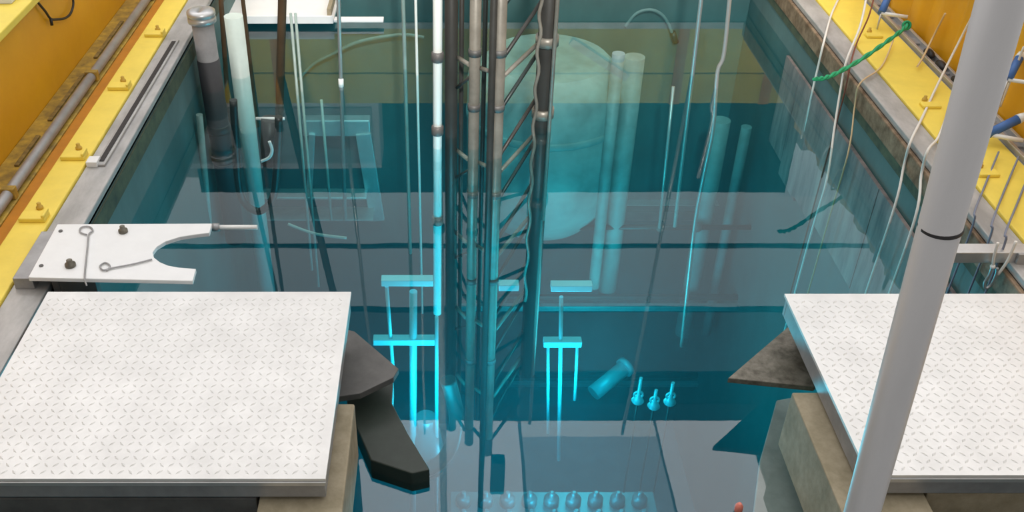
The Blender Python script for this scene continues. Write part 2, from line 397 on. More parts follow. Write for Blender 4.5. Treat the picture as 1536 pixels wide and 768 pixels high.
def clip2(px, py):
    c = PZ(px, py, RIM+0.012)
    b = MB().box((c.x-0.05, c.y-0.03, RIM+0.012), (c.x+0.05, c.y+0.03, RIM+0.03))
    o = b.build('clip', M['yellow_plate'], t, 0.005)
    MB().lathe((c.x+0.0, c.y+0.075, RIM+0.012), [(0.015,0),(0.015,0.012),(0.009,0.014),(0.009,0.028),(0.005,0.03)], 10).build('bolt', M['bolt_yellow'], o)
for q in ((1310,55),(1395,160),(1480,262)): clip2(*q)
# rail fittings in the gutter
tr = thing('gutter_track', 'grey perforated rail lying in the gutter at the foot of the golden wall', 'rail', (2.88, 5.0, RIM))
MB().box((2.845, 3.2, RIM), (2.865, YF-0.05, RIM+0.03)).box((2.915, 3.2, RIM), (2.935, YF-0.05, RIM+0.03)).build('side_flange', M['alu'], tr, 0.003)
y = 3.25
while y < YF-0.15:
    MB().box((2.865, y, RIM), (2.915, y+0.09, RIM+0.012)).build('crossbar', M['alu_dull'], tr); y += 0.22
for (a, b), lab in (((1384,82),'beside the green rope end'), ((1402,100),'against the foot of the pole in view'), ((1421,124),'nearest the diamond plates')):
    c = PZ(a, b, RIM+0.02)
    o = MB().ball((2.89, c.y, RIM+0.028), 0.034, 12, (0.8,1.7,0.75)).build('cable_gland', M['black'])
    tag(o, {'beside the green rope end':'black rounded fitting in the gutter rail, farthest up the curb',
            'against the foot of the pole in view':'black rounded fitting in the gutter rail, middle of three',
            'nearest the diamond plates':'black rounded fitting in the gutter rail, closest to the grey pole'}[lab], 'fitting', 'fittings in the gutter rail')

# far curb and what stands on it (mirrored in the water)
t = thing('steel_curb', 'yellow curb wall beyond the far pool end, seen mirrored in the water', 'curb', (0.6, YF+0.3, 0.0))
MB().box((-2.2, YF+0.14, 0.0), (3.1, YF+0.5, 0.71)).build('curb_wall', M['yellow_far'], t, 0.01)
MB().box((-2.2, YF+0.15, 0.722), (3.1, YF+0.5, 1.0)).build('upper_panel', M['yellow_far'], t, 0.01)
for i, x in enumerate((-1.45, 1.93, 2.70)):
    MB().box((x-0.045, YF+0.132, 0.27), (x+0.045, YF+0.139, 1.0)).build('post', M['orange'], t, 0.003)
MB().obox((1.0, YF+0.12, 0.42), (1.5, YF+0.12, 0.75), 0.03, 0.06).build('brace', M['orange'], t)

# pale boxes added on the hall wall for grey patches mirrored in the water
for nm, a, b, lab in (('low_patch_box', (-2.6,12.6,2.0), (-1.2,12.98,3.0), 'added pale grey box low on the dark hall wall'),
                 ('high_patch_box', (-3.85,12.35,3.3), (-1.0,12.98,4.4), 'added wide pale box high on the dark hall wall')):
    r = thing(nm, lab, 'duct' if nm == 'low_patch_box' else 'patch_box', ((a[0]+b[0])/2, 12.9, a[2]))
    MB().box(a, b).build('body', M['hall_light'], r, 0.02)
    MB().box((a[0]+0.1, a[1]-0.02, a[2]+0.1), (b[0]-0.1, a[1], b[2]-0.1)).build('front_panel', M['grey_hall'], r, 0.01)

# ------------------------------------------------------------------ diamond plate platforms
def lugs(mb, x0, x1, y0, y1, z, pitch=0.031):
    nx = int((x1-x0)/pitch); ny = int((y1-y0)/pitch)
    for i in range(nx):
        for j in range(ny):
            cx = x0 + pitch*(i+0.5); cy = y0 + pitch*(j+0.5)
            a = math.radians(45 if (i+j) % 2 else -45)
            ca, sa = math.cos(a), math.sin(a); l, wd, h = 0.0135, 0.0054, 0.0022
            loc = [(-l,0,0),(0,-wd,0),(l,0,0),(0,wd,0),(-l*0.45,0,h),(l*0.45,0,h)]
            mb.add([(cx+u*ca-v*sa, cy+u*sa+v*ca, z+k) for u, v, k in loc],
                   [(0,1,5,4),(1,2,5),(2,3,4,5),(3,0,4)])
def platform(label, x0, x1, y0, y1, zt, beam_x0, beam_x1, gus):
    t = thing('tread_platform', label, 'platform', ((x0+x1)/2, (y0+y1)/2, 0.0))
    d = MB().box((x0, y0, zt-0.012), (x1, y1, zt)); lugs(d, x0+0.012, x1-0.012, y0+0.012, y1-0.012, zt)
    d.build('tread_plate', M['tread'], t)
    sk = MB()
    sk.box((x0+0.006, y0+0.008, zt-0.095), (x1-0.006, y0+0.03, zt-0.014)); sk.box((x0+0.006, y1-0.03, zt-0.095), (x1-0.006, y1-0.008, zt-0.014))
    sk.box((x0+0.006, y0+0.031, zt-0.095), (x0+0.03, y1-0.031, zt-0.014)); sk.box((x1-0.03, y0+0.031, zt-0.095), (x1-0.006, y1-0.031, zt-0.014))
    sk.build('skirt_frame', M['alu_dull'], t, 0.003)['label'] = 'grey edge frame'
    MB().box((x0, y0-0.004, zt-0.03), (x1, y0+0.007, zt-0.013)).build('front_lip', M['alu'], t, 0.002)
    return t
lp = platform('white diamond plate platform beside the notched plate and yellow curb', -1.607, -0.395, 2.105, 3.083, 0.40, 0, 0, None)
MB().box((-0.62, 1.3, 0.02), (-0.345, 2.56, 0.29)).build('support_beam', M['beam_tan'], lp, 0.006)['label'] = 'tan stained beam'
MB().box((-1.60, 2.12, 0.16), (-0.63, 2.2, 0.29)).build('cross_beam', M['alu_dark'], lp, 0.004)
MB().box((-1.60, 2.9, 0.20), (-0.45, 3.0, 0.30)).build('cross_beam', M['alu_dark'], lp, 0.004)
rp_ = platform('white diamond plate platform behind the tall grey pole', 1.333, 2.34, 2.12, 3.07, 0.40, 0, 0, None)
MB().box((1.255, 1.3, 0.02), (1.55, 2.62, 0.29)).build('support_beam', M['beam_tan'], rp_, 0.006)['label'] = 'tan stained beam'
MB().box((1.56, 2.14, 0.10), (2.33, 2.24, 0.29)).build('cross_beam', M['beam_tan'], rp_, 0.004)
MB().box((1.40, 2.9, 0.20), (2.33, 3.0, 0.30)).build('cross_beam', M['alu_dark'], rp_, 0.004)
# triangular gussets under the inner corners
def gusset(parent, pix, z, th, m):
    poly = [(PZ(x, y, z).x, PZ(x, y, z).y) for x, y in pix]
    return MB().prism(poly, z-th, z).build('gusset', m, parent, 0.003)
gusset(rp_, [(1182,490),(1240,560),(1222,580),(1092,567)], 0.20, 0.025, M['dirty'])['label'] = 'dirty triangular gusset'
gusset(lp, [(505,490),(532,497),(598,553),(590,566),(540,590),(505,595)], 0.18, 0.03, M['alu_dark'])['label'] = 'dirty triangular gusset'

# ------------------------------------------------------------------ notched white plate on the left rim
zp = 0.425
outline = [(86,336),(318,335),(314,349),(296,351),(270,355),(248,362),(235,370),(229,378),(231,386),(240,393),(252,398),(268,401),(294,403),(289,421),(42,416)]
poly = [(PZ(x, y, zp).x, PZ(x, y, zp).y) for x, y in outline]
c = PZ(180, 378, zp)
t = thing('notched_plate', 'flat white metal plate with a rounded notch, set across the grey rim', 'plate', (c.x, c.y, RIM))
MB().prism(poly, zp-0.02, zp).build('plate', M['plate_white'], t, 0.003)
y0, y1 = PZ(60, 416, zp).y, PZ(60, 337, zp).y
MB().box((-1.78, y0+0.02, RIM), (-1.70, y1-0.02, zp-0.021)).build('foot', M['alu_dull'], t, 0.003)
MB().box((-1.60, y0+0.03, RIM-0.14), (-1.45, y0+0.07, zp-0.021)).build('bracket', M['alu_dark'], t, 0.003)
MB().box((-1.60, y1-0.07, RIM-0.14), (-1.45, y1-0.03, zp-0.021)).build('bracket', M['alu_dark'], t, 0.003)
MB().box((-1.63, y0+0.03, RIM-0.14), (-1.60, y1-0.03, zp-0.021)).build('backing', M['alu_dark'], t, 0.003)
for x, y, r in ((185,348,0.02),(106,399,0.022)):
    c = PZ(x, y, zp)
    MB().lathe((c.x, c.y, zp), [(r,0),(r,0.012),(r*0.55,0.014),(r*0.55,0.03),(r*0.3,0.034)], 12).build('bolt', M['dirty'], t)
for x, y in ((91,347),(62,399)):
    c = PZ(x, y, zp); MB().lathe((c.x, c.y, zp), [(0.009,0),(0.009,0.004)], 10).build('screw', M['alu_dark'], t)
# wires looped on it
def wire(name, pix, z, r, m, label, cat='wire', group=None):
    o = MB().tube(spline([PZ(x, y, z) for x, y in pix], 6), r, 7).build(name, m)
    return tag(o, label, cat, group)
wire('wire', [(130,352),(120,348),(122,341),(134,340),(139,346),(133,352),(131,372),(128,400),(127,418),(130,428)], zp+0.006, 0.0035, M['alu_dull'], 'thin grey wire with a small eye, lying straight across the white notched plate')
wire('wire', [(228,389),(200,396),(168,402),(155,405),(150,399),(158,394),(165,399),(160,406)], zp+0.006, 0.0035, M['alu_dull'], 'thin grey wire with a curled end near the notch of the white plate')
# thin white rod lying out over the water
o = MB().tube([PZ(320,341,0.40), PZ(386,341,0.40)], 0.011, 10).build('rod', M['white'])
MB().lathe(PZ(319,341,0.40), [(0.018,0),(0.018,0.03)], 12, (1,0,0)).build('rod_collar', M['alu_dull'], o)
tag(o, 'short white rod pointing out from the tip of the notched plate over water', 'rod')

# ------------------------------------------------------------------ standing pipe with cap at the far left of the rim
c = PX(312, 88, -1.55)
t = thing('standing_pipe', 'grey capped standing pipe inside the pool corner beside the aluminium rim', 'pipe', (c.x, c.y, -1.2))
ztop = PY(305, 14, c.y).z
MB().lathe((c.x, c.y, -1.2), [(0.068,0),(0.068,1.2+ztop-0.05)], 24).build('pipe', M['pipe_grey'], t)
MB().lathe((c.x, c.y, -1.2), [(0.072,0),(0.072,1.2+c.z)], 24).build('sleeve', M['dark_sleeve'], t)['label'] = 'dark lower sleeve'
MB().lathe((c.x, c.y, ztop-0.09), [(0.07,0),(0.088,0.012),(0.088,0.04),(0.079,0.048),(0.088,0.056),(0.088,0.08),(0.06,0.092),(0.05,0.088)], 24).build('cap', M['alu'], t)
for z in (-0.32, -0.55):
    MB().lathe((c.x, c.y, z), [(0.0725,0),(0.079,0.01),(0.079,0.05),(0.0725,0.06)], 24).build('band', M['dark_tube'], t)

# white plate added as the glare at the far left, just over the water
z = 0.06
a, b, c2, d = PZ(322, 29, z), PZ(575, 29, z), PZ(540, 8, z), PZ(335, -14, z)
t = thing('glare_plate', 'added white plate in place of the glare by the far pool end', 'glare', ((a.x+b.x)/2, a.y, 0))
x1 = PZ(500, 29, z).x
MB().box((a.x, a.y, z-0.03), (x1, YF-0.02, z)).build('glare_sheet', M['plate_white'], t, 0.004)
MB().box((x1+0.002, a.y, z-0.025), (b.x, a.y+0.07, z-0.005)).build('arm', M['plate_white'], t, 0.004)
MB().box((a.x, a.y-0.012, z-0.03), (x1, a.y-0.001, z+0.03)).build('front_edge', M['plate_white'], t, 0.003)
MB().box((x1-0.05, a.y+0.05, z+0.001), (x1-0.02, YF-0.05, z+0.06)).build('divider', M['beam_tan'], t, 0.003)

# ------------------------------------------------------------------ vertical rods and tubes hanging in the pool
def vtube(name, px, py0, py1, Y, r, m, label, cat, group=None, px1=None, joints=(), jm=None, n=12):
    p = PY(px, py0, Y)
    q = PY(px1 if px1 is not None else PPX + (px-PPX)*(2446-py1)/(2446-py0), py1, Y)
    ptop = p
    if py0 < 0:                       # hangs from the gantry above the picture
        dd = (p-q).normalized(); ptop = p + dd * ((3.38-p.z)/dd.z)
    if joints:
        t = thing(name, label, cat, q, group)
        MB().tube([ptop, q], r, n).build('tube', m, t)
        for jy in joints:
            f = (jy-py0)/(py1-py0)
            c = PY(p.x*0 + (px + ((px1 if px1 is not None else PPX+(px-PPX)*(2446-py1)/(2446-py0))-px)*f), jy, Y)
            dd = (q-p).normalized()
            MB().tube([c-dd*0.03, c-dd*0.025, c+dd*0.025, c+dd*0.03], [r*1.02, r*1.35, r*1.35, r*1.02], n).build('joint', jm or M['alu_dark'], t)
        return t
    o = MB().tube([ptop, q], r, n).build(name, m)
    return tag(o, label, cat, group)
H = 'tubes and rods hanging in the pool'
vtube('guide_tube', 299, 172, 432, 5.6, 0.022, M['pale_tube'], 'thin pale green tube in the water between the standing pipe and the notched plate', 'tube', H, 322)
vtube('steel_rod', 330, -20, 300, 6.3, 0.017, M['rust_rod'], 'brown rod standing through the white glare plate beside the capped pipe', 'rod', H, 352)
vtube('steel_rod', 362, -20, 190, 6.2, 0.014, M['rust_rod'], 'slim dark rod ending over the hose bend, in front of the white glare plate', 'rod', H, 386)
vtube('guide_tube', 350, 24, 445, 6.0, 0.062, M['pale_bright'], 'thick pale aqua tube running down behind the dark hose bend', 'tube', H, 402)
vtube('steel_rod', 424, -20, 172, 6.0, 0.028, M['rust_rod'], 'short brown rod to the left of the slanted cable pair', 'rod', H, 419)
vtube('cable_rod', 436, 20, 405, 5.7, 0.009, M['pale_tube'], 'slanted pale cable, left one of the close pair', 'cable', H, 468)
vtube('cable_rod', 443, 20, 430, 5.75, 0.009, M['pale_tube'], 'slanted pale cable, right one of the close pair', 'cable', H, 478)
vtube('steel_rod', 507, -20, 330, 5.86, 0.013, M['steel_rod'], 'straight grey rod with a white bead at the water', 'rod', H, 518, joints=(124,), jm=M['white'])
vtube('cable_rod', 482, 150, 330, 6.2, 0.010, M['pale_tube'], 'short thin pale line under water left of the beaded rod', 'cable', H)
vtube('guide_tube', 604, -20, 380, 6.1, 0.013, M['pale_tube'], 'pale green tube left of the bright thin line', 'tube', H)
vtube('cable_rod', 623, -20, 470, 6.0, 0.009, M['white_tube'], 'bright thin line left of the white jointed tube', 'cable', H)
vtube('guide_tube', 1054, -20, 340, 6.0, 0.014, M['steel_rod'], 'grey rod slanting down to the sunken pipe bar, left of the kinked rod', 'rod', H, 1012)
vtube('guide_tube', 1010, 130, 342, 6.35, 0.012, M['steel_rod'], 'faint rod joining the sunken pipe bar at its left end', 'rod', H, 989)
vtube('guide_tube', 1190, 140, 340, 6.3, 0.013, M['steel_rod'], 'faint rod joining the sunken pipe bar at its right end', 'rod', H, 1151)
o = MB().tube(spline([PY(1096,-20,5.8), PY(1086,80,5.8), PY(1076,110,5.8), PY(1070,190,5.8), PY(1057,256,5.8), PY(1044,325,5.8), PY(1034,410,5.8), PY(1022,520,5.8)], 5), 0.013, 10).build('guide_tube', M['steel_rod'])
tag(o, 'long kinked grey rod second from the roped wall', 'rod', H)
# sunken pipe bar
t = thing('sunken_pipe_bar', 'horizontal sunken pipe bar joining the rods across the pool', 'pipe', PY(1000, 342, 6.4))
MB().tube([PY(850,341,6.4), PY(1162,341,6.4)], 0.022, 12).build('pipe', M['dark_tube'], t)
for x in (990, 1046, 1152):
    MB().ball(PY(x, 341, 6.4), 0.04, 10).build('elbow', M['alu_dark'], t)
t = thing('ledge_beam', 'pale ledge beam on the far pool wall under water', 'beam', PY(1000, 308, 7.3))
MB().box(PY(838,300,7.35), PY(1200,308,7.25)).build('flange', M['alu'], t, 0.005)
MB().box(PY(838,318,7.44), PY(1200,330,7.3)).build('web', M['alu_dull'], t, 0.005)
for (x0, x1, row, Y, hh, lab) in ((690, 1172, 461, 6.3, 0.05, 'pale sunken rail crossing the pool at the height of the diamond plates'), (760, 1095, 576, 6.9, 0.04, 'pale sunken rail low in the pool, just above the core')):
    a, b = PY(x0, row, Y), PY(x1, row, Y)
    t = thing('sunken_rail', lab, 'rail', (a+b)/2)
    MB().obox(a, b, 0.05, hh).build('rail', M['alu_dull'], t, 0.004)
    MB().obox(a+Vector((0,0.06,0.06)), b+Vector((0,0.06,0.06)), 0.04, 0.04).build('upper_rail', M['dark_tube'], t, 0.004)['label'] = 'dark upper rail'
# dark U-shaped hose
o = MB().tube(spline([PY(350,150,5.3), PY(354,230,5.3), PY(359,285,5.3), PY(370,308,5.3), PY(388,317,5.3), PY(404,306,5.3), PY(412,285,5.3), PY(416,230,5.3), PY(418,175,5.3)], 6), 0.024, 12).build('hose', M['dark_tube'])
tag(o, 'dark hose bent into a U under water near the notched plate', 'hose')
# clamp with bright bar
t = thing('pole_clamp', 'dark clamp with a bright crossbar hung over the U bent hose', 'clamp', PY(405, 200, 5.4))
MB().tube([PY(384,178,5.4), PY(427,178,5.4)], 0.010, 10).build('crossbar', M['white'], t)['label'] = 'bright white bar'
MB().tube([PY(405,178,5.4), PY(404,245,5.4)], 0.055, 14).build('body', M['dark_tube'], t)
MB().tube(spline([PY(404,212,5.2), PY(408,225,5.2), PY(404,236,5.2), PY(392,242,5.2)],5), 0.010, 8).build('hook', M['white'], t)['label'] = 'small white hook'
# thin curved green-white rod at the left bottom
o = MB().tube(spline([PY(432,336,5.0), PY(455,345,5.0), PY(480,352,5.0), PY(520,357,5.0)], 6), 0.009, 8).build('bent_rod', M['pale_tube'])
tag(o, 'thin bent pale rod lying sideways under water beyond the diamond plate', 'rod')
o = MB().tube(spline([PY(447,120,7.25), PY(470,96,7.25), PY(500,80,7.25), PY(540,62,7.25), PY(600,52,7.25), PY(636,56,7.25)], 6), 0.013, 8).build('hose', M['column'])
tag(o, 'pale hose arching under water between the beaded rod and the mast', 'hose')
o = MB().tube(spline([PY(938,40,7.38), PY(955,20,7.38), PY(978,15,7.38), PY(998,28,7.38), PY(1012,60,7.38)], 6), 0.013, 8).build('hose', M['column'])
MB().tube([PY(1009,48,7.38), PY(1014,64,7.38)], 0.024, 8).build('nozzle', M['dark_tube'], o)['label'] = 'dark hose end'
tag(o, 'pale hose with a dark end arching beside the far side of the big cylinder', 'hose')
# sunken rack on the left
t = thing('sunken_rack', 'grey sunken frame behind the beaded rod', 'rack', PY(500, 300, 6.6))
MB().box(PY(455,172,6.8), PY(556,205,6.7)).build('top_panel', M['alu'], t, 0.01)
MB().obox(PY(545,200,6.7), PY(566,330,6.7), 0.12, 0.04, (0,1,0)).build('leg', M['alu'], t, 0.005)
MB().obox(PY(468,200,6.7), PY(462,330,6.7), 0.05, 0.04, (0,1,0)).build('leg', M['alu'], t, 0.005)
MB().box(PY(395,282,6.7), PY(550,300,6.55)).build('shelf', M['alu'], t, 0.01)
MB().box(PY(395,312,6.7), PY(560,330,6.5)).build('shelf', M['alu_dull'], t, 0.01)

# ------------------------------------------------------------------ jointed white tube and mast
vtube('guide_tube', 656.5, -20, 470, 5.0, 0.026, M['white_tube'], 'bright white tube with dark joints beside the mast', 'tube', None, 656, joints=(85,195,330))
mast = thing('instrument_mast', 'tall lattice mast of grey tubes standing in the middle of the pool', 'mast', PY(730, 640, 5.1))
legs = {}
def leg(px, py1, Y, r, m, py0=-25, up=2.45):
    q = PPX + (px-PPX)*(2446-py1)/(2446-py0)
    a = PY(px, py0, Y); b = PY(q, py1, Y)
    if up: a = b + (a-b)*((up-b.z)/(a.z-b.z))
    legs[px] = MB().tube([a, b], r, 14).build('leg', m, mast)
    return PY(px, py0, Y).x
leg(677, 560, 5.15, 0.038, M['mast']); leg(714, 640, 5.0, 0.032, M['mast_pale']); leg(752, 655, 4.9, 0.036, M['mast_pale']); leg(826, 560, 5.3, 0.055, M['mast'])
leg(729, 640, 5.25, 0.014, M['dark_tube']); leg(838, 330, 5.2, 0.012, M['mast_pale']); leg(693, 600, 5.3, 0.014, M['mast'])
leg(741, 775, 4.86, 0.020, M['mast'], 0, 3.38)
L1x, L2x, L3x, L4x = PY(677,-25,5.15).x, PY(714,-25,5.0).x, PY(752,-25,4.9).x, PY(826,-25,5.3).x
MB().box((L3x+0.03, 4.82, 2.48), (L3x+0.13, 4.92, 2.80)).build('junction_box', M['dark_tube'], mast, 0.01)
zt_ = 2.35; zb_ = -2.3; k = 0
z = zt_ - 0.05
while z > zb_ + 0.3:
    for (xa, ya), (xb, yb) in (((L3x+0.03,4.9),(L4x-0.05,5.3)), ((L1x+0.03,5.15),(L2x-0.03,5.0)), ((L2x+0.03,5.0),(L3x-0.03,4.9))):
        if k % 2 == 0:
            MB().tube([(xa,ya,z),(xb,yb,z+0.02)], 0.013, 8).build('rung', M['mast_pale'], mast)
    (xa, ya), (xb, yb) = ((L3x+0.02,4.9),(L4x-0.04,5.3))
    if k % 2: xa, ya, xb, yb = xa, ya, xb, yb
    MB().tube([(xa,ya,z-0.20),(xb,yb,z-0.02)], 0.012, 8).build('brace', M['dark_tube'] if k % 2 == 0 else M['mast'], mast)
    if k % 2 == 0:
        MB().tube([(L1x+0.02,5.15,z-0.2),(L2x-0.02,5.0,z-0.05)], 0.010, 8).build('brace', M['mast'], mast)
    z -= 0.30; k += 1
for py in (78, 160, 290, 420, 540):
    for px, Y, r in ((714,5.0,0.032),(752,4.9,0.036)):
        q = PPX + (px-PPX)*(2446-py)/(2471)
        c = PY(q, py, Y); MB().tube([c-Vector((0,0,0.02)), c+Vector((0,0,0.02))], r*1.14, 12).build('clamp', M['alu_dark'], legs[px])
for py in (60, 168):
    q = PPX + (826-PPX)*(2446-py)/(2471); c = PY(q, py, 5.3)
    MB().tube([c-Vector((0,0,0.03)), c+Vector((0,0,0.03))], 0.068, 14).build('clamp', M['mast_pale'], legs[826])
# rope wound along the dark leg
pts = []
for i in range(60):
    py = -20 + i*8; q = PPX + (812-PPX)*(2446-py)/2446
    pts.append(PY(q + 2.2*math.sin(i*0.9), py, 5.15))
o = MB().tube(pts, 0.010, 8).build('cable', M['mast_pale']); tag(o, 'pale twisted cable running down the thick dark mast leg', 'cable')

# ------------------------------------------------------------------ big pale tank, and pale light streaks built as tubes, behind the mast
t = thing('beam_tank', 'large pale cylinder sunk behind the lattice mast, lit aqua', 'tank', PY(805, 318, 6.75))
c = PY(808, 318, 6.75); zt = PY(808, 20, 6.75).z
MB().lathe((c.x, 6.75, c.z), [(0.42,0),(0.60,0.25),(0.60,-0.35-c.z),(0.45,-0.2-c.z)], 40).build('shell', M['tank'], t)
MB().lathe((c.x, 6.75, c.z+0.9), [(0.601,0),(0.61,0.01),(0.61,0.05),(0.601,0.06)], 40).build('band', M['tank'], t)
vtube('pale_streak', 928, 80, 430, 6.3, 0.045, M['column'], 'pale light streak built as a tube at the right side of the big cylinder', 'tube', 'pale light streaks built as tubes', None, n=16)
vtube('pale_streak', 952, 85, 440, 6.45, 0.075, M['column'], 'wide pale light streak built as a tube, second to the right of the big cylinder', 'tube', 'pale light streaks built as tubes', None, n=16)
vtube('pale_streak', 1082, 180, 500, 6.5, 0.07, M['column'], 'pale light streak built as a tube beyond the kinked rod', 'tube', 'pale light streaks built as tubes', None, n=16)
vtube('pale_streak', 1120, 190, 500, 6.6, 0.04, M['column'], 'slim pale light streak built as a tube closest to the roped wall', 'tube', 'pale light streaks built as tubes', None, n=16)

# ------------------------------------------------------------------ core frame, lit by the glow and tinted with it
t = thing('core_frame', 'cyan lit frame of crossbars and uprights around the mast foot', 'frame', PY(730, 700, 4.7))
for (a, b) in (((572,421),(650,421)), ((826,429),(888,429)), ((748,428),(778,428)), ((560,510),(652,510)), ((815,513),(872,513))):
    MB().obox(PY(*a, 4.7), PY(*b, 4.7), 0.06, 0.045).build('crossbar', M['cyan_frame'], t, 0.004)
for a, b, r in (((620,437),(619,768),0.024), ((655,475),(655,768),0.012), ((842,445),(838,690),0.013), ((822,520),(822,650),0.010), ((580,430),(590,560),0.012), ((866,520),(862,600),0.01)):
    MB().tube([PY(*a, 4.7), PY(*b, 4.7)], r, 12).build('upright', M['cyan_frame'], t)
o = thing('detector_housing', 'bulb shaped housing at the foot of the cyan upright', 'housing', PY(635, 690, 4.75))
c = PY(640, 690, 4.75)
MB().lathe(c, [(0.05,0),(0.11,0.05),(0.12,0.12),(0.10,0.28),(0.07,0.34),(0.07,0.42)], 20).build('shell', M['fuel'], o)
MB().lathe((c.x, c.y, c.z-0.08), [(0.09,0),(0.13,0.02),(0.13,0.07),(0.09,0.075)], 20).build('collar', M['dark_tube'], o)
# dark curved duct beside it
o = MB().tube(spline([PY(672,570,4.55), PY(684,620,4.55), PY(680,660,4.55), PY(664,690,4.55), PY(640,705,4.55)],6), 0.05, 14).build('curved_duct', M['dark_tube'])
tag(o, 'dark curved duct hooking under the mast foot', 'duct')
# fuel core with its grid
t = thing('fuel_core', 'grid of fuel cans on the pool bottom, glowing cyan', 'core', (0.75, 4.55, -3.2))
MB().box((0.0, 4.1, -3.1), (1.55, 5.0, -2.97)).build('grid_plate', M['fuel'], t, 0.01)
for i in range(9):
    for j in range(5):
        c = Vector((0.1+i*0.165, 4.2+j*0.17, -2.97))
        MB().lathe(c, [(0.058,0),(0.058,0.06),(0.04,0.08),(0.022,0.085),(0.022,0.12),(0.012,0.13)], 12).build('fuel_can', M['fuel'], t)
MB().box((0.02, 4.12, -4.6), (1.53, 4.98, -3.11)).build('core_box', M['alu_dull'], t, 0.01)
t = thing('nozzle_tube', 'slanted cyan tube with a round mouth beyond the core', 'tube', PY(900, 570, 6.2))
p, q = PY(890, 590, 6.2), PY(935, 553, 6.4)
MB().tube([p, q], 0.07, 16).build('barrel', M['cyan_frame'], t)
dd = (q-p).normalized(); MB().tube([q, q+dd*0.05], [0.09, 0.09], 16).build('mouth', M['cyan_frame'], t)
for x, yy, hh, lab in ((956,604,0.16,'nearest the nozzle tube'),(980,612,0.10,'middle one of three'),(1004,606,0.13,'farthest from the nozzle tube')):  # pieces added for cyan blobs of glow, cyan put into their colour
    c = PY(x, yy, 4.9); t = thing('glow_blob_piece', 'small cyan piece under water in place of a glow blob, ' + lab, 'glow_blob', c, 'cyan pieces over the core')
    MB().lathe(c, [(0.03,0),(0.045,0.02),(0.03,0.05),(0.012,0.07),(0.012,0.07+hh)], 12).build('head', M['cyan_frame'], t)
    MB().torus(c + Vector((0,0,0.075)), 0.03, 0.008, (1,0,0), (0,0,1), 14, 6).build('ring', M['cyan_frame'], t)
    MB().tube([c, Vector((c.x, c.y, -2.86))], 0.008, 8).build('stem', M['dark_tube'], t)

# ------------------------------------------------------------------ things by the right wall under water
t = thing('valve', 'dark valve with a handwheel on the roped pool wall under water', 'valve', (XR-0.15, 4.3, -0.5))
c = Vector((XR-0.15, PX(1328, 330, XR-0.15).y, -0.35))
c = PZ(1328, 335, -0.35)
MB().tube([c-Vector((0,0,0.2)), c+Vector((0,0,0.1))], 0.03, 10).build('body', M['dark_tube'], t)
MB().torus(c+Vector((-0.03,0,0.06)), 0.06, 0.01, (0,1,0), (0,0,1)).build('handwheel', M['dark_tube'], t)
MB().tube([c, c+Vector((0.14,0,0))], 0.02, 10).build('spout', M['dark_tube'], t)

# ------------------------------------------------------------------ bar on the right rim with a snap hook
zb = 0.40
p, q = PZ(1392, 372, zb), PZ(1560, 372, zb)
t = thing('rim_bar', 'grey aluminium bar reaching over the rim behind the tall pole', 'bar', (p.x, p.y, RIM))
MB().box((p.x, p.y-0.035, zb-0.055), (XR+0.14, p.y+0.035, zb)).build('bar', M['alu'], t, 0.004)
MB().box((XR+0.02, p.y-0.05, RIM), (XR+0.12, p.y-0.036, zb)).build('foot', M['alu_dull'], t, 0.002)
h = thing('snap_hook', 'small steel snap hook on a white cord loop, hung over the grey bar', 'hook', PY(1490, 430, p.y-0.07))
yk = p.y - 0.06
MB().tube(spline([PY(1497,364,yk), PY(1491,385,yk), PY(1489,402,yk)],5), 0.006, 8).build('cord', M['rope'], h)
MB().tube(spline([PY(1524,362,yk), PY(1512,390,yk), PY(1497,412,yk)],5), 0.006, 8).build('cord', M['rope'], h)
MB().tube(spline([PY(1489,398,yk), PY(1484,412,yk), PY(1477,424,yk), PY(1478,432,yk), PY(1486,428,yk), PY(1494,412,yk), PY(1496,402,yk)],5), 0.006, 8).build('hook', M['alu'], h)
MB().ball(PY(1489,400,yk), 0.012, 8).build('swivel', M['white'], h)

# ------------------------------------------------------------------ tall grey pole near the camera
Yp = 1.02
pa, pb = PY(1503, 0, Yp), PY(1293, 768, Yp); pd = (pa-pb).normalized()
foot = pb + pd*((0.35-pb.z)/pd.z); X0 = foot.x
t = thing('tall_pole', 'tall brushed grey pole with a thin dark ring, nearest the camera', 'pole', (X0, Yp, 0.35))
rP = 0.0262
MB().tube([foot, foot+pd*2.6], rP, 32).build('pole', M['pole'], t)
c = PY(1411, 340, Yp)
MB().tube([c-pd*0.003, c-pd*0.002, c+pd*0.002, c+pd*0.003], [rP, rP+0.0008, rP+0.0008, rP], 32).build('ring_mark', M['black'], t)['label'] = 'thin dark ring'
MB().lathe((X0, Yp, 0.35), [(0.06,0),(0.06,0.012),(0.035,0.02),(0.035,0.06)], 24).build('base_flange', M['yellow_plate'], t)['label'] = 'yellow base flange'
# deck that the pole stands on (in front of the camera's feet)
d = MB().box((1.05, YN-0.1, 0.24), (XR-0.02, 1.25, RIM-0.004)).build('pool_bridge', M['alu_dull'])
tag(d, 'grey bridge deck carrying the tall pole', 'bridge')

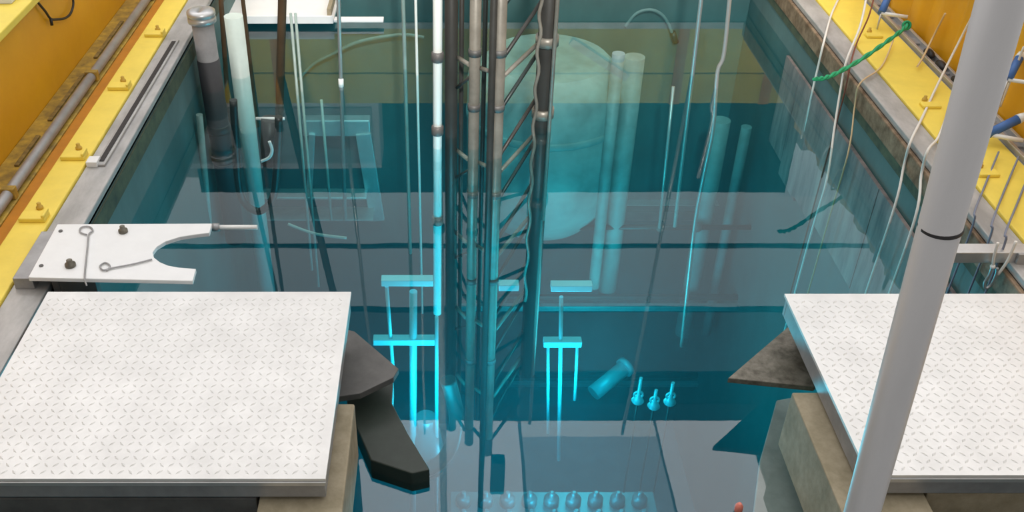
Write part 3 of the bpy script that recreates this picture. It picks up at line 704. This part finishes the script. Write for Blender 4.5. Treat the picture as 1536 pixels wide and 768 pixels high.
# ------------------------------------------------------------------ ropes and clamps on the right curb
R = 'ropes hanging over the curb'
def rope(pts3, r, m, label, grp=R):
    if pts3[-1].x < XR and pts3[-1].z > -0.8:        # a rope that hangs over the edge goes on down into the water
        e = pts3[-1]; pts3 = pts3 + [Vector((e.x-0.01, e.y, min(e.z-0.4, -0.5))), Vector((e.x-0.02, e.y, -1.5))]
    o = MB().tube(spline(pts3, 6), r, 7).build('rope', m); return tag(o, label, 'rope', grp)
zc = RIM + 0.02
def over(px_top, row_top, ztop, edge, low, label, m, r=0.006):
    pass
rope([PZ(1262,-10,zc), PZ(1247,22,zc), PX(1236,62,XR-0.03), PX(1226,105,XR-0.03), PY(1216,150,5.75), PY(1199,245,5.75), PY(1180,360,5.75), PY(1158,470,5.75)], 0.007, M['rope'], 'white rope passing under the green rope loop and far into the water')
rope([PZ(1300,-5,0.6), PZ(1290,40,0.5), PZ(1270,90,zc), PX(1262,128,XR-0.03), PX(1252,190,XR-0.1), PX(1240,270,XR-0.2)], 0.007, M['rope'], 'white rope crossed by the middle of the green rope')
rope([PZ(1312,-8,0.6), PZ(1303,25,0.5), PZ(1285,65,zc), PX(1275,100,XR-0.03), PX(1264,150,XR-0.03)], 0.005, M['rope_red'], 'dark red cord beside the green rope')
rope([PZ(1340,60,zc+0.02), PZ(1322,100,zc), PX(1290,125,XR-0.03), PX(1282,160,XR-0.03), PX(1272,230,XR-0.1)], 0.005, M['rope_tan'], 'thin tan cord just right of the green rope')
rope([PX(1474,-5,2.92), PX(1440,60,2.92), PZ(1405,130,zc+0.02), PZ(1384,175,zc), PX(1366,212,XR-0.03), PX(1356,248,XR-0.03), PX(1342,310,XR-0.1)], 0.007, M['rope'], 'long white rope slanting down from the golden wall left of the pole')
rope([PX(1418,20,2.92), PX(1400,55,2.92), PZ(1385,85,zc+0.03), PZ(1376,100,zc+0.02)], 0.006, M['rope_tan'], 'short tan rope hooked to the gutter rail by the golden wall')
rope([PZ(1425,160,zc+0.03), PZ(1408,205,zc), PX(1392,225,XR-0.03), PX(1382,262,XR-0.03), PX(1372,330,XR-0.1)], 0.007, M['rope'], 'white rope just left of the pole, over the stained rim')
rope([PX(1536,70,2.9), PX(1518,115,2.9), PX(1500,160,2.9)], 0.006, M['rope'], 'white rope right of the pole on the golden wall')
for a, lab in ((((1498,228),(1476,282),(1462,318)), 'grey blue wire just right of the pole'), (((1528,235),(1505,290),(1488,335)), 'grey blue wire second right of the pole'), (((1548,250),(1524,310),(1508,350)), 'grey blue wire farthest right of the pole')):
    (a0, b0), (a1, b1), (a2, b2) = a
    rope([PZ(a0,b0,zc+0.02), PZ(a1,b1,zc), PX(a2,b2,XR-0.03), PX(a2-8,b2+35,XR-0.03)], 0.005, M['wire_blue'], lab, 'wires right of the pole')
# green rope: two strands twisted
pts = spline([PZ(1222,118,0.50), PZ(1236,117,0.50), PZ(1256,109,0.50), PZ(1290,90,0.50), PZ(1325,66,0.52), PZ(1352,46,0.52), PZ(1362,36,0.52)], 8)
t = thing('green_rope', 'thick green rope stretched from the yellow curb over the pool edge', 'rope', PZ(1290, 90, 0.45))
for ph in (0, math.pi):
    tw = []
    for i, p in enumerate(pts):
        an = i*0.8 + ph; tw.append(p + Vector((math.cos(an)*0.007, 0, math.sin(an)*0.007)))
    MB().tube(tw, 0.0085, 8).build('strand', M['green_rope'], t)
MB().torus(PZ(1360,38,0.52), 0.022, 0.008, (1,0,0), (0,0.5,1)).build('end_loop', M['green_rope'], t)
# blue clamps
def clampo(px, py, z, s, rot, label):
    c = PZ(px, py, z) if z else PX(px, py, 2.87); t = thing('clamp', label, 'clamp', c, 'blue clamps on the curb')
    d = Vector((math.cos(rot), math.sin(rot)*0.8, 0.5)).normalized()
    MB().tube([c-d*0.05*s, c+d*0.07*s], 0.018*s, 10).build('body', M['blue'], t)
    MB().tube([c+d*0.07*s, c+d*0.10*s], [0.02*s,0.014*s], 10).build('cap', M['white'], t)
    MB().tube([c-d*0.05*s, c-d*0.05*s+Vector((0.11*s,-0.05*s,0.0))], 0.009*s, 8).build('handle', M['white'], t)
    MB().tube([c-d*0.055*s, c-d*0.055*s-Vector((0,0,c.z-RIM-0.01))], 0.006, 8).build('post', M['alu'], t)
clampo(1327, 8, 0.5, 1.3, 1.1, 'blue clamp above the green rope end')
clampo(1519, 106, 0, 1.2, 1.0, 'blue clamp on the golden wall right of the pole, upper one')
clampo(1500, 192, 0.45, 1.35, 0.2, 'blue and white clip on the curb right of the pole, lower one')

# gantry over the pool from which the rods hang (above the picture)
t = thing('gantry_beam', 'dark gantry beam above the pool that carries the hanging rods', 'beam', (0.4, 5.6, 3.4))
MB().box((XL-0.6, 4.7, 3.40), (XR+0.9, 4.86, 3.62)).build('girder', M['girder'], t, 0.01)
MB().box((XL-0.6, 6.4, 3.40), (XR+0.9, 6.55, 3.62)).build('girder', M['girder'], t, 0.01)
# slabs added: one for a dark reflection, one grey just under the surface
def slab(name, pix, z, th, m, label, cat):
    poly = [(PZ(x, y, z).x, PZ(x, y, z).y) for x, y in pix]
    return tag(MB().prism(poly, z-th, z).build(name, m, None, 0.005), label, cat)
slab('dark_slab', [(524,540),(590,566),(588,604),(612,650),(645,704),(618,710),(556,690),(534,640),(520,600)], 0.06, 0.10, M['dark_slab'], 'added dark slab for the dark reflection beside the left diamond plate', 'dark_slab')
slab('shelf', [(1165,600),(1222,590),(1262,700),(1290,790),(1128,790),(1140,690)], -0.10, 0.03, M['grey_slab'], 'added grey slab just under water along the tan beam behind the tall pole', 'shelf')
# ------------------------------------------------------------------ thin probe with pink tip at the bottom
p = PZ(1108, 762, 0.02)
t = thing('probe', 'thin dark probe with a pink red tip poking out of the water', 'probe', p)
MB().tube([p+Vector((0.02,0.3,-0.9)), p+Vector((0,0,-0.02))], 0.008, 8).build('stem', M['dark_tube'], t)
MB().lathe(p+Vector((0,0,-0.02)), [(0.012,0),(0.015,0.01),(0.015,0.03),(0.006,0.045)], 12).build('tip', M['red'], t)['label'] = 'pink red tip'
